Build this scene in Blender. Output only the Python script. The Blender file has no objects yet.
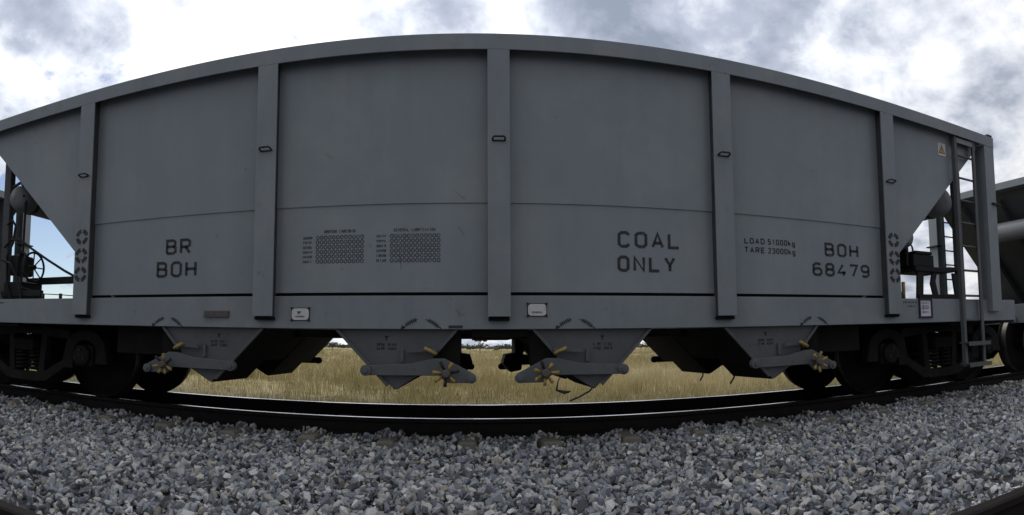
import bpy, bmesh, math, random
import numpy as np
from mathutils import Vector, Matrix
R = math.radians
rnd = random.Random(7)
npr = np.random.default_rng(11)
scene = bpy.context.scene
COL = scene.collection

# ------------------------------------------------------------------ camera
CAM_Z = 0.613                      # eye height above the rail heads (z = 0)
F, CX, CY = 574.35, 512.0, 306.76  # pixels per radian, column of the view axis, row of the cylinder's equator
PITCH, ROLL, YAW = 0.07086, 0.00543, 0.07094
cd = bpy.data.cameras.new('camera')
cam = bpy.data.objects.new('camera', cd)
COL.objects.link(cam)
scene.camera = cam
cd.type = 'PANO'
cd.panorama_type = 'CENTRAL_CYLINDRICAL'
cd.central_cylindrical_range_u_min = -(CX) / F
cd.central_cylindrical_range_u_max = (1024 - CX) / F
cd.central_cylindrical_range_v_min = -(515 - CY) / F
cd.central_cylindrical_range_v_max = CY / F
cd.central_cylindrical_radius = 1.0
cd.clip_start = 0.05
cd.clip_end = 3000
cam.location = (0, 0, CAM_Z)
# camera looks along +Y turned by YAW to the right, pitched up, with a little roll
cam.matrix_world = (Matrix.Translation((0, 0, CAM_Z)) @ Matrix.Rotation(-YAW, 4, 'Z')
                    @ Matrix.Rotation(R(90) + PITCH, 4, 'X') @ Matrix.Rotation(-ROLL, 4, 'Z'))

# ------------------------------------------------------------------ light
SUN_EL, SUN_AZ = R(50), R(-20)     # azimuth from +Y, negative to the left
sun_dir = Vector((math.sin(SUN_AZ) * math.cos(SUN_EL), math.cos(SUN_AZ) * math.cos(SUN_EL), math.sin(SUN_EL)))
sd = bpy.data.lights.new('sun', 'SUN')
sd.energy = 1.1
sd.angle = R(14)
sd.color = (1.0, 0.95, 0.87)
sun = bpy.data.objects.new('sun', sd)
COL.objects.link(sun)
sun.rotation_euler = (-sun_dir).to_track_quat('-Z', 'Y').to_euler()
scene.view_settings.view_transform = 'Standard'
scene.view_settings.look = 'None'
scene.view_settings.exposure = 0.0
scene.view_settings.gamma = 1.0

world = bpy.data.worlds.new('World')
scene.world = world
world.use_nodes = True
wn, wl = world.node_tree.nodes, world.node_tree.links
wn.clear()


def wnode(t, **kw):
    n = wn.new(t)
    for k, v in kw.items():
        setattr(n, k, v)
    return n


def wmath(op, a, b=None, clamp=False):
    n = wnode('ShaderNodeMath', operation=op, use_clamp=clamp)
    for i, v in enumerate((a, b)):
        if v is None:
            continue
        if isinstance(v, (int, float)):
            n.inputs[i].default_value = v
        else:
            wl.new(v, n.inputs[i])
    return n.outputs[0]


def build_sky():
    out = wnode('ShaderNodeOutputWorld')
    bg = wnode('ShaderNodeBackground')
    bg.inputs['Strength'].default_value = 0.1
    sky = wnode('ShaderNodeTexSky', sky_type='NISHITA', sun_disc=False, sun_elevation=SUN_EL, sun_rotation=SUN_AZ,
                altitude=1000.0, air_density=1.0, dust_density=1.5, ozone_density=1.0)
    tc = wnode('ShaderNodeTexCoord')
    sep = wnode('ShaderNodeSeparateXYZ')
    wl.new(tc.outputs['Generated'], sep.inputs[0])
    zz = wmath('ADD', wmath('MAXIMUM', sep.outputs[2], 0.0), 0.42)
    comb = wnode('ShaderNodeCombineXYZ')
    wl.new(wmath('DIVIDE', sep.outputs[0], zz), comb.inputs[0])
    wl.new(wmath('DIVIDE', sep.outputs[1], zz), comb.inputs[1])

    def noise(scale, detail, rough, off, dist=0.0):
        m = wnode('ShaderNodeMapping')
        m.inputs['Location'].default_value = off
        wl.new(comb.outputs[0], m.inputs[0])
        n = wnode('ShaderNodeTexNoise')
        n.inputs['Scale'].default_value = scale
        n.inputs['Detail'].default_value = detail
        n.inputs['Roughness'].default_value = rough
        n.inputs['Distortion'].default_value = dist
        wl.new(m.outputs[0], n.inputs['Vector'])
        return n.outputs['Fac']

    def lobe(px, py, width):
        """a broad soft region of sky round the direction seen at that place (1 in its middle)"""
        th = (px - CX) / F
        v = Vector((math.sin(th), math.cos(th), -(py - CY) / F)).normalized()
        v = Matrix.Rotation(-YAW, 3, 'Z') @ Matrix.Rotation(PITCH, 3, 'X') @ v
        d = wnode('ShaderNodeVectorMath', operation='DOT_PRODUCT')
        wl.new(tc.outputs['Generated'], d.inputs[0])
        d.inputs[1].default_value = v
        mr = wnode('ShaderNodeMapRange', interpolation_type='SMOOTHSTEP')
        mr.inputs['From Min'].default_value = math.cos(R(width))
        mr.inputs['From Max'].default_value = 1.0
        wl.new(d.outputs['Value'], mr.inputs['Value'])
        return mr.outputs[0]

    def scaled(x, k):
        return wmath('MULTIPLY', x, k)
    raw_cover = cover = noise(4.4, 12, 0.57, (3.1, 0.4, 0), 0.15)
    # thin places in the cloud: low on the left, above the left of the wagon's middle
    thin = wmath('ADD', wmath('ADD', scaled(lobe(35, 250, 13), 0.26), scaled(wmath('SUBTRACT', scaled(lobe(385, 0, 6), 0.6), lobe(318, 20, 7)), 0.085)),
                 scaled(lobe(850, 55, 9), -0.10))
    cover = wmath('SUBTRACT', wmath('ADD', cover, 0.10), thin)
    mask = wnode('ShaderNodeMapRange', interpolation_type='SMOOTHSTEP')
    mask.inputs['From Min'].default_value = 0.42
    mask.inputs['From Max'].default_value = 0.52
    wl.new(cover, mask.inputs['Value'])
    # thickness: thick cloud is grey-blue, thin edges white
    thick = noise(7.0, 12, 0.58, (7.7, 2.3, 0), 0.2)
    dark = wmath('ADD', wmath('ADD', scaled(lobe(660, 0, 16), 0.24), scaled(lobe(70, 30, 9), 0.13)),
                 wmath('ADD', scaled(lobe(1000, 100, 9), 0.04), scaled(lobe(850, 10, 9), 0.10)))
    light = wmath('ADD', wmath('ADD', scaled(lobe(225, 50, 12), 0.22), scaled(lobe(515, 12, 6), 0.18)),
                  wmath('ADD', scaled(lobe(960, 30, 7), 0.20), scaled(lobe(20, 110, 6), 0.10)))
    body = wmath('ADD', wmath('MULTIPLY', raw_cover, 0.95), wmath('MULTIPLY', thick, 0.95))      # thin rims white, thick middles grey
    thick = wmath('SUBTRACT', wmath('ADD', wmath('SUBTRACT', body, 0.40), dark), light)
    ramp = wnode('ShaderNodeValToRGB')
    e = ramp.color_ramp.elements
    e[0].position, e[0].color = 0.36, (1.0, 1.0, 1.0, 1)
    e[1].position, e[1].color = 0.92, (0.24, 0.275, 0.35, 1)
    m = e.new(0.52)
    m.color = (0.72, 0.75, 0.82, 1)
    m = e.new(0.70)
    m.color = (0.40, 0.44, 0.53, 1)
    wl.new(thick, ramp.inputs[0])
    # clouds between us and the sun glow more than those behind us
    d = wnode('ShaderNodeVectorMath', operation='DOT_PRODUCT')
    wl.new(tc.outputs['Generated'], d.inputs[0])
    d.inputs[1].default_value = sun_dir
    g = wnode('ShaderNodeMapRange', interpolation_type='SMOOTHSTEP')
    g.inputs['From Min'].default_value = -0.2
    g.inputs['From Max'].default_value = 1.0
    g.inputs['To Min'].default_value = 6.0
    g.inputs['To Max'].default_value = 14.5
    wl.new(d.outputs['Value'], g.inputs['Value'])
    sc = wnode('ShaderNodeVectorMath', operation='SCALE')
    wl.new(ramp.outputs[0], sc.inputs[0])
    wl.new(g.outputs[0], sc.inputs['Scale'])
    mix = wnode('ShaderNodeMixRGB')
    wl.new(mask.outputs[0], mix.inputs[0])
    wl.new(sky.outputs[0], mix.inputs[1])
    wl.new(sc.outputs[0], mix.inputs[2])
    wl.new(mix.outputs[0], bg.inputs['Color'])
    wl.new(bg.outputs[0], out.inputs[0])


build_sky()


# ------------------------------------------------------------------ materials
def mat(name, base, rough=0.7, metal=0.0, var=0.12, scale=6.0, stretch=(1, 1, 1), bump=0.0, bump_scale=40.0,
        spots=None, spec=0.5, dust=None, streak=0.0):
    """procedural paint / metal / stone: base colour with two scales of tone variation, optional spots of another
    colour and fine relief; coordinates are the object's own so the pattern stays with the thing"""
    m = bpy.data.materials.new(name)
    m.use_nodes = True
    nt = m.node_tree
    n, l = nt.nodes, nt.links
    b = n['Principled BSDF']
    b.inputs['Roughness'].default_value = rough
    b.inputs['Metallic'].default_value = metal
    b.inputs['Specular IOR Level'].default_value = spec
    tc = n.new('ShaderNodeTexCoord')
    mp = n.new('ShaderNodeMapping')
    mp.inputs['Scale'].default_value = stretch
    l.new(tc.outputs['Object'], mp.inputs[0])

    def noise(s, det=6, ro=0.6):
        t = n.new('ShaderNodeTexNoise')
        t.inputs['Scale'].default_value = s
        t.inputs['Detail'].default_value = det
        t.inputs['Roughness'].default_value = ro
        l.new(mp.outputs[0], t.inputs['Vector'])
        return t.outputs['Fac']
    a = noise(scale)
    r = n.new('ShaderNodeValToRGB')
    r.color_ramp.elements[0].position = 0.25
    r.color_ramp.elements[1].position = 0.75
    r.color_ramp.elements[0].color = tuple(c * (1 - var) for c in base) + (1,)
    r.color_ramp.elements[1].color = tuple(min(1, c * (1 + var)) for c in base) + (1,)
    l.new(a, r.inputs[0])
    colr = r.outputs[0]
    if dust:
        cd_, lo, hi, ds = dust
        t = n.new('ShaderNodeTexNoise')
        t.inputs['Scale'].default_value = ds
        t.inputs['Detail'].default_value = 8
        t.inputs['Roughness'].default_value = 0.65
        l.new(tc.outputs['Object'], t.inputs['Vector'])
        mr = n.new('ShaderNodeMapRange')
        mr.inputs['From Min'].default_value = lo
        mr.inputs['From Max'].default_value = hi
        mr.inputs['To Max'].default_value = 0.55
        l.new(t.outputs['Fac'], mr.inputs['Value'])
        mx = n.new('ShaderNodeMixRGB')
        l.new(mr.outputs[0], mx.inputs[0])
        l.new(colr, mx.inputs[1])
        mx.inputs[2].default_value = cd_ + (1,)
        colr = mx.outputs[0]
    if spots:
        cs, lo, hi, ss = spots
        t = n.new('ShaderNodeTexNoise')
        t.inputs['Scale'].default_value = ss
        t.inputs['Detail'].default_value = 10
        t.inputs['Roughness'].default_value = 0.7
        l.new(tc.outputs['Object'], t.inputs['Vector'])
        mr = n.new('ShaderNodeMapRange')
        mr.inputs['From Min'].default_value = lo
        mr.inputs['From Max'].default_value = hi
        l.new(t.outputs['Fac'], mr.inputs['Value'])
        mx = n.new('ShaderNodeMixRGB')
        l.new(mr.outputs[0], mx.inputs[0])
        l.new(colr, mx.inputs[1])
        mx.inputs[2].default_value = cs + (1,)
        colr = mx.outputs[0]
    if streak:
        ms = n.new('ShaderNodeMapping')
        ms.inputs['Scale'].default_value = (9, 9, .45)
        l.new(tc.outputs['Object'], ms.inputs[0])
        t = n.new('ShaderNodeTexNoise')
        t.inputs['Scale'].default_value = 1.0
        t.inputs['Detail'].default_value = 7
        t.inputs['Roughness'].default_value = 0.7
        l.new(ms.outputs[0], t.inputs['Vector'])
        mr = n.new('ShaderNodeMapRange')
        mr.inputs['From Min'].default_value = 0.3
        mr.inputs['From Max'].default_value = 0.7
        mr.inputs['To Min'].default_value = 1 - streak
        mr.inputs['To Max'].default_value = 1 + streak
        l.new(t.outputs['Fac'], mr.inputs['Value'])
        v = n.new('ShaderNodeVectorMath')
        v.operation = 'SCALE'
        l.new(colr, v.inputs[0])
        l.new(mr.outputs[0], v.inputs['Scale'])
        colr = v.outputs[0]
    l.new(colr, b.inputs['Base Color'])
    rr = n.new('ShaderNodeMapRange')
    rr.inputs['To Min'].default_value = max(0.02, rough - 0.1)
    rr.inputs['To Max'].default_value = min(1, rough + 0.1)
    l.new(noise(scale * 2.3), rr.inputs['Value'])
    l.new(rr.outputs[0], b.inputs['Roughness'])
    if bump:
        t = n.new('ShaderNodeTexNoise')
        t.inputs['Scale'].default_value = bump_scale
        t.inputs['Detail'].default_value = 5
        l.new(tc.outputs['Object'], t.inputs['Vector'])
        bp = n.new('ShaderNodeBump')
        bp.inputs['Strength'].default_value = bump
        bp.inputs['Distance'].default_value = 0.01
        l.new(t.outputs['Fac'], bp.inputs['Height'])
        l.new(bp.outputs[0], b.inputs['Normal'])
    return m


GREY = (0.208, 0.234, 0.250)
M = {
    'paint': mat('wagon_grey_paint', GREY, 0.34, var=0.06, scale=2.2, stretch=(2.2, 2.2, 0.5), bump=0.22, bump_scale=1.7,
                 spots=((0.075, 0.07, 0.065), 0.66, 0.76, 11.0), dust=((0.31, 0.32, 0.32), 0.47, 0.72, 1.1), streak=0.035),
    'frame_paint': mat('wagon_frame_paint', (0.200, 0.222, 0.236), 0.42, var=0.09, scale=3.0, stretch=(1.6, 1.6, 0.8), bump=0.12,
                       bump_scale=12, spots=((0.105, 0.08, 0.058), 0.63, 0.75, 8.0), dust=((0.30, 0.295, 0.285), 0.50, 0.78, 2.2), streak=0.05),
    'chute_paint': mat('chute_shaded_grey', (0.090, 0.094, 0.097), 0.6, var=0.18, scale=5, bump=0.15, bump_scale=20,  # grey paint with the shade under the sill overhang put into its colour
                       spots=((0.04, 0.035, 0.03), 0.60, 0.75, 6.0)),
    'arm_paint': mat('arm_grey_paint', (0.098, 0.104, 0.108), 0.55, var=0.15, scale=8, bump=0.12, bump_scale=30,
                     spots=((0.06, 0.05, 0.04), 0.60, 0.72, 12.0)),
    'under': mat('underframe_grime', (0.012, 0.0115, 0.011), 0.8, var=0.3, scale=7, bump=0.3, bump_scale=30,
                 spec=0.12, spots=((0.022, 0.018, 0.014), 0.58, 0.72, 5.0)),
    'bogie': mat('bogie_cast_steel', (0.017, 0.016, 0.015), 0.75, var=0.3, scale=9, bump=0.35, bump_scale=50,
                 spec=0.15, spots=((0.028, 0.023, 0.018), 0.55, 0.7, 8.0)),
    'wheel': mat('wheel_steel', (0.014, 0.0125, 0.0115), 0.8, metal=0.0, spec=0.15, var=0.3, scale=8, bump=0.2, bump_scale=40),
    'tread': mat('polished_wheel_tread', (0.10, 0.095, 0.09), 0.5, metal=1.0, var=0.1, scale=20),
    'web_shade': mat('post_side_shade', (0.052, 0.052, 0.054), 0.75, var=0.3, scale=6, spec=0.3, spots=((0.10, 0.085, 0.065), 0.58, 0.72, 8.0)),  # shade of the post sides put into the base colour; brown spots are grime
    'black': mat('black_stencil_paint', (0.020, 0.021, 0.024), 0.65, var=0.35, scale=30,
                 spots=(GREY, 0.58, 0.72, 34.0)),
    'faded': mat('faded_stencil_paint', (0.042, 0.045, 0.050), 0.7, var=0.4, scale=24,
                 spots=(GREY, 0.54, 0.70, 26.0)),
    'yellow': mat('worn_yellow_paint', (0.38, 0.26, 0.06), 0.6, var=0.3, scale=25, spots=((0.13, 0.085, 0.05), 0.50, 0.66, 26)),
    'tank': mat('reservoir_grey_paint', (0.27, 0.28, 0.285), 0.5, var=0.1, scale=5, bump=0.1, bump_scale=14,
                spots=((0.10, 0.09, 0.08), 0.64, 0.76, 8.0)),
    'dark_metal': mat('dark_metal', (0.022, 0.022, 0.023), 0.6, metal=0.2, var=0.25, scale=12, bump=0.2, bump_scale=30),
    'rubber': mat('hose_rubber', (0.018, 0.018, 0.018), 0.7, var=0.2, scale=20),
    'plate': mat('white_enamel_plate', (0.56, 0.56, 0.54), 0.5, var=0.12, scale=20, spots=((0.28, 0.26, 0.23), 0.57, 0.75, 22)),
    'paper': mat('label_card', (0.62, 0.58, 0.66), 0.6, var=0.08, scale=30),
    'sticker_yellow': mat('warning_yellow', (0.62, 0.42, 0.05), 0.5, var=0.15, scale=30),
    'ink': mat('printed_ink', (0.05, 0.045, 0.06), 0.6, var=0.3, scale=40),
    'brown': mat('rusted_bracket', (0.10, 0.085, 0.075), 0.75, var=0.25, scale=18, bump=0.2, bump_scale=40),
    'rail_side': mat('rusted_rail_side', (0.016, 0.0125, 0.0105), 0.85, spec=0.2, var=0.3, scale=9, bump=0.25, bump_scale=40),
    'rail_top': mat('polished_rail_head', (0.78, 0.78, 0.78), 0.20, metal=1.0, var=0.06, scale=30, stretch=(0.2, 1, 1)),
    'sleeper': mat('weathered_sleeper', (0.21, 0.19, 0.15), 0.9, var=0.25, scale=9, bump=0.5, bump_scale=35),
    'cable': mat('black_cable', (0.012, 0.012, 0.012), 0.6, var=0.1, scale=20),
}


# ------------------------------------------------------------------ mesh helpers
class MB:
    """collects shapes that become ONE mesh object"""

    def __init__(self):
        self.v, self.f, self.s, self.cuts = [], [], [], []

    def add(self, vs, fs, smooth=False):
        o = len(self.v)
        self.cuts.append((o, len(self.f)))
        self.v += [tuple(p) for p in vs]
        self.f += [tuple(i + o for i in f) for f in fs]
        self.s += [smooth] * len(fs)
        return self

    def box(self, x0, x1, y0, y1, z0, z1):
        vs = [(x, y, z) for z in (z0, z1) for y in (y0, y1) for x in (x0, x1)]
        return self.add(vs, [(0, 2, 3, 1), (4, 5, 7, 6), (0, 1, 5, 4), (2, 6, 7, 3), (0, 4, 6, 2), (1, 3, 7, 5)])

    def prism(self, poly, a, b, axis='y'):
        """outline swept from a to b; axis y: outline is (x, z); x: (y, z); z: (x, y)"""
        def p(q, t):
            return {'y': (q[0], t, q[1]), 'x': (t, q[0], q[1]), 'z': (q[0], q[1], t)}[axis]
        n = len(poly)
        vs = [p(q, a) for q in poly] + [p(q, b) for q in poly]
        fs = [tuple(range(n)), tuple(range(2 * n - 1, n - 1, -1))]
        fs += [(i, (i + 1) % n, (i + 1) % n + n, i + n) for i in range(n)]
        return self.add(vs, fs)

    def tube(self, pts, r, n=8, closed=False):
        pts = [Vector(p) for p in pts]
        m = len(pts)
        vs, fs = [], []
        prev = None
        for i, p in enumerate(pts):
            if closed:
                t = pts[(i + 1) % m] - pts[i - 1]
            else:
                t = pts[min(i + 1, m - 1)] - pts[max(i - 1, 0)]
            t.normalize()
            if prev is None:
                u = t.orthogonal().normalized()
            else:
                u = (prev - t * prev.dot(t)).normalized()
            prev = u
            w = t.cross(u)
            rr = r[i] if isinstance(r, (list, tuple)) else r
            for k in range(n):
                a = 2 * math.pi * k / n
                vs.append(p + (u * math.cos(a) + w * math.sin(a)) * rr)
        for i in range(m if closed else m - 1):
            j = (i + 1) % m
            for k in range(n):
                q = (k + 1) % n
                fs.append((i * n + k, i * n + q, j * n + q, j * n + k))
        self.add(vs, fs, True)
        if not closed:
            o = len(self.v) - len(vs)
            self.f += [tuple(o + k for k in range(n)), tuple(o + (m - 1) * n + k for k in range(n - 1, -1, -1))]
            self.s += [False, False]
        return self

    def lathe(self, prof, origin, axis='y', n=32):
        """profile of (radius, along) turned round an axis through origin"""
        ox, oy, oz = origin
        vs, fs = [], []
        for r, a in prof:
            for k in range(n):
                c, s = math.cos(2 * math.pi * k / n) * r, math.sin(2 * math.pi * k / n) * r
                vs.append({'y': (ox + c, oy + a, oz + s), 'x': (ox + a, oy + c, oz + s), 'z': (ox + c, oy + s, oz + a)}[axis])
        for i in range(len(prof) - 1):
            for k in range(n):
                q = (k + 1) % n
                fs.append((i * n + k, i * n + q, (i + 1) * n + q, (i + 1) * n + k))
        self.add(vs, fs, True)
        return self

    def ribbon(self, pts, w, y):
        """flat stroke of width w in the plane y, facing -y"""
        pts = [Vector(p) for p in pts]
        n = len(pts)
        L, Rr = [], []
        for i, p in enumerate(pts):
            d0 = (p - pts[i - 1]).normalized() if i > 0 else None
            d1 = (pts[i + 1] - p).normalized() if i < n - 1 else None
            if d0 is None:
                nn, k = Vector((-d1.y, d1.x)), 1
            elif d1 is None:
                nn, k = Vector((-d0.y, d0.x)), 1
            else:
                n0, n1 = Vector((-d0.y, d0.x)), Vector((-d1.y, d1.x))
                nn = (n0 + n1).normalized()
                k = min(1.6, 1 / max(0.3, nn.dot(n0)))
            L.append(p + nn * w / 2 * k)
            Rr.append(p - nn * w / 2 * k)
        vs = [(q.x, y, q.y) for q in L] + [(q.x, y, q.y) for q in Rr]
        return self.add(vs, [(i, i + n, i + n + 1, i + 1) for i in range(n - 1)])

    def build_each(self, name, m, parent=None, bevel=0.0, flat=False):
        """every shape that was added becomes an object of its own"""
        ends = self.cuts[1:] + [(len(self.v), len(self.f))]
        out = []
        for (v0, f0), (v1, f1) in zip(self.cuts, ends):
            q = MB()
            q.v, q.s = self.v[v0:v1], self.s[f0:f1]
            q.f = [tuple(i - v0 for i in f) for f in self.f[f0:f1]]
            out.append(q.build(name, m, parent, bevel, flat))
        return out

    def build(self, name, m, parent=None, bevel=0.0, flat=False):
        me = bpy.data.meshes.new(name)
        bm = bmesh.new()
        vs = [bm.verts.new(p) for p in self.v]
        for f, s in zip(self.f, self.s):
            try:
                g = bm.faces.new([vs[i] for i in f])
                g.smooth = s
            except ValueError:
                pass
        if not flat:
            bmesh.ops.recalc_face_normals(bm, faces=bm.faces[:])
        if bevel:
            ed = [e for e in bm.edges if len(e.link_faces) == 2 and e.calc_face_angle(0) > 0.5
                  and not (e.link_faces[0].smooth and e.link_faces[1].smooth)]
            bmesh.ops.bevel(bm, geom=ed, offset=bevel, segments=2, profile=0.5, affect='EDGES', clamp_overlap=True)
        # smooth where the turn is gentle, sharp elsewhere
        for e in bm.edges:
            if len(e.link_faces) == 2 and e.calc_face_angle(0) > R(35):
                e.smooth = False
        bm.to_mesh(me)
        bm.free()
        me.materials.append(m)
        o = bpy.data.objects.new(name, me)
        COL.objects.link(o)
        if parent:
            o.parent = parent
        return o


def empty(name, loc=(0, 0, 0), parent=None):
    o = bpy.data.objects.new(name, None)
    o.empty_display_size = 0.2
    o.location = loc
    COL.objects.link(o)
    if parent:
        o.parent = parent
    return o


def tag(o, label=None, cat=None, group=None, kind=None):
    for k, v in (('label', label), ('category', cat), ('group', group), ('kind', kind)):
        if v:
            o[k] = v
    return o


def copy_tree(o, parent=None, skip=()):
    c = o.copy()
    COL.objects.link(c)
    c.parent = parent
    for ch in list(o.children):
        if ch.name.split('.')[0] in skip:
            continue
        copy_tree(ch, c, skip)
    return c


def raw_mesh(name, verts, faces, m, smooth=False, attr=None):
    """numpy arrays -> one mesh object; attr is a per-vertex float called tone"""
    me = bpy.data.meshes.new(name)
    nv, nf, k = len(verts), len(faces), faces.shape[1]
    me.vertices.add(nv)
    me.vertices.foreach_set('co', verts.astype(np.float32).ravel())
    me.loops.add(nf * k)
    me.loops.foreach_set('vertex_index', faces.astype(np.int32).ravel())
    me.polygons.add(nf)
    me.polygons.foreach_set('loop_start', np.arange(0, nf * k, k, dtype=np.int32))
    me.polygons.foreach_set('loop_total', np.full(nf, k, dtype=np.int32))
    me.polygons.foreach_set('use_smooth', np.full(nf, smooth, dtype=bool))
    if attr is not None:
        for an, av in attr.items():
            a = me.attributes.new(an, 'FLOAT', 'POINT')
            a.data.foreach_set('value', av.astype(np.float32))
    me.update(calc_edges=True)
    me.validate()
    me.materials.append(m)
    o = bpy.data.objects.new(name, me)
    COL.objects.link(o)
    return o


# ------------------------------------------------------------------ stroke lettering (plain engineering stencil capitals)
C_ = 0.24
GL = {
    'O': [[(0.26, 0), (0, .16), (0, .84), (.26, 1), (.74, 1), (1, .84), (1, .16), (.74, 0), (.26, 0)]],
    '0': [[(0.26, 0), (0, .16), (0, .84), (.26, 1), (.74, 1), (1, .84), (1, .16), (.74, 0), (.26, 0)]],
    'C': [[(1, .84), (.74, 1), (.26, 1), (0, .84), (0, .16), (.26, 0), (.74, 0), (1, .16)]],
    'A': [[(0, 0), (.5, 1), (1, 0)], [(.2, .3), (.8, .3)]],
    'L': [[(0, 1), (0, 0), (1, 0)]],
    'N': [[(0, 0), (0, 1), (1, 0), (1, 1)]],
    'Y': [[(0, 1), (.5, .45), (1, 1)], [(.5, .45), (.5, 0)]],
    'B': [[(0, 0), (0, 1), (.72, 1), (.94, .88), (.94, .64), (.74, .53), (0, .53)], [(.74, .53), (1, .42), (1, .12), (.76, 0), (0, 0)]],
    'R': [[(0, 0), (0, 1), (.74, 1), (1, .87), (1, .6), (.74, .47), (0, .47)], [(.5, .47), (1, 0)]],
    'H': [[(0, 0), (0, 1)], [(1, 0), (1, 1)], [(0, .5), (1, .5)]],
    'D': [[(0, 0), (0, 1), (.66, 1), (1, .8), (1, .2), (.66, 0), (0, 0)]],
    'T': [[(0, 1), (1, 1)], [(.5, 1), (.5, 0)]],
    'E': [[(1, 1), (0, 1), (0, 0), (1, 0)], [(0, .52), (.8, .52)]],
    'G': [[(1, .84), (.74, 1), (.26, 1), (0, .84), (0, .16), (.26, 0), (.74, 0), (1, .16), (1, .48), (.55, .48)]],
    'U': [[(0, 1), (0, .16), (.26, 0), (.74, 0), (1, .16), (1, 1)]],
    'I': [[(.5, 0), (.5, 1)]],
    'S': [[(1, .84), (.74, 1), (.26, 1), (0, .84), (0, .66), (.26, .53), (.74, .48), (1, .34), (1, .16), (.74, 0), (.26, 0), (0, .16)]],
    'P': [[(0, 0), (0, 1), (.74, 1), (1, .87), (1, .6), (.74, .47), (0, .47)]],
    '6': [[(.9, .9), (.72, 1), (.28, 1), (0, .84), (0, .16), (.26, 0), (.74, 0), (1, .16), (1, .42), (.74, .57), (.26, .57), (0, .42)]],
    '8': [[(.26, .53), (.04, .66), (.04, .86), (.26, 1), (.74, 1), (.96, .86), (.96, .66), (.74, .53), (.26, .53), (0, .40), (0, .14),
           (.26, 0), (.74, 0), (1, .14), (1, .40), (.74, .53)]],
    '4': [[(.72, 0), (.72, .42)], [(1, .28), (0, .28), (.62, 1)]],
    '7': [[(0, 1), (1, 1), (.38, 0)]],
    '9': [[(.1, .1), (.28, 0), (.72, 0), (1, .16), (1, .84), (.74, 1), (.26, 1), (0, .84), (0, .58), (.26, .43), (.74, .43), (1, .58)]],
    '5': [[(.95, 1), (.08, 1), (.04, .55), (.7, .6), (1, .45), (1, .16), (.74, 0), (.26, 0), (0, .16)]],
    '1': [[(.2, .78), (.58, 1), (.58, 0)]],
    '2': [[(0, .84), (.26, 1), (.74, 1), (1, .84), (1, .62), (0, 0), (1, 0)]],
    '3': [[(0, .84), (.26, 1), (.74, 1), (1, .84), (1, .66), (.74, .53), (.4, .53)], [(.74, .53), (1, .40), (1, .16), (.74, 0), (.26, 0), (0, .16)]],
    'k': [[(0, 0), (0, 1)], [(.85, .62), (0, .26)], [(.3, .4), (.9, 0)]],
    'g': [[(1, .62), (.2, .62), (0, .5), (0, .15), (.2, 0), (1, 0)], [(1, .62), (1, -.2), (.8, -.34), (.1, -.34)]],
}


def letters(mb, txt, x0, x1, z0, z1, w, y, gap=0.30):
    """text filling the rectangle x0..x1, z0..z1 (outer edges) with strokes of width w"""
    n = len(txt)
    cw = (x1 - x0) / (n + gap * (n - 1))
    for i, ch in enumerate(txt):
        if ch == ' ':
            continue
        a = x0 + i * cw * (1 + gap) + w / 2
        wd = cw - w
        for st in GL[ch]:
            mb.ribbon([(a + p[0] * wd, z0 + w / 2 + p[1] * (z1 - z0 - w)) for p in st], w, y)


def smudges(mb, x0, x1, z0, z1, n, y):
    """a row of worn stencil characters too small to read: short dark ticks"""
    cw = (x1 - x0) / n
    r = random.Random(int(abs(x0 * 991 + z0 * 77)))
    for i in range(n):
        a = x0 + i * cw
        mb.ribbon([(a + cw * .2, z0), (a + cw * .2, z1)], cw * .3, y)
        if r.random() < .7:
            mb.ribbon([(a + cw * .35, z0 + (z1 - z0) * r.choice((.12, .5, .88))), (a + cw * .85, z0 + (z1 - z0) * r.choice((.12, .5, .88)))], cw * .28, y)
        if r.random() < .6:
            mb.ribbon([(a + cw * .72, z0), (a + cw * .72, z1)], cw * .25, y)


# ------------------------------------------------------------------ the wagon (local x along it, y across, z = 0 at the rail head)
TRACK_Y = 5.62
WX = 0.206
VP = -1.42          # front face of posts and top rail, near side
VS = -1.32          # side sheets
POSTS = [-3.63, -1.81, 0.0, 1.81, 3.63]
PW = 0.084          # half width of a post
Z_TOP0, Z_TOP1 = 2.868, 2.992
Z_SEAM, Z_SHEET, Z_SILL1, Z_SILL0 = 1.712, 1.030, 1.003, 0.75


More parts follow.
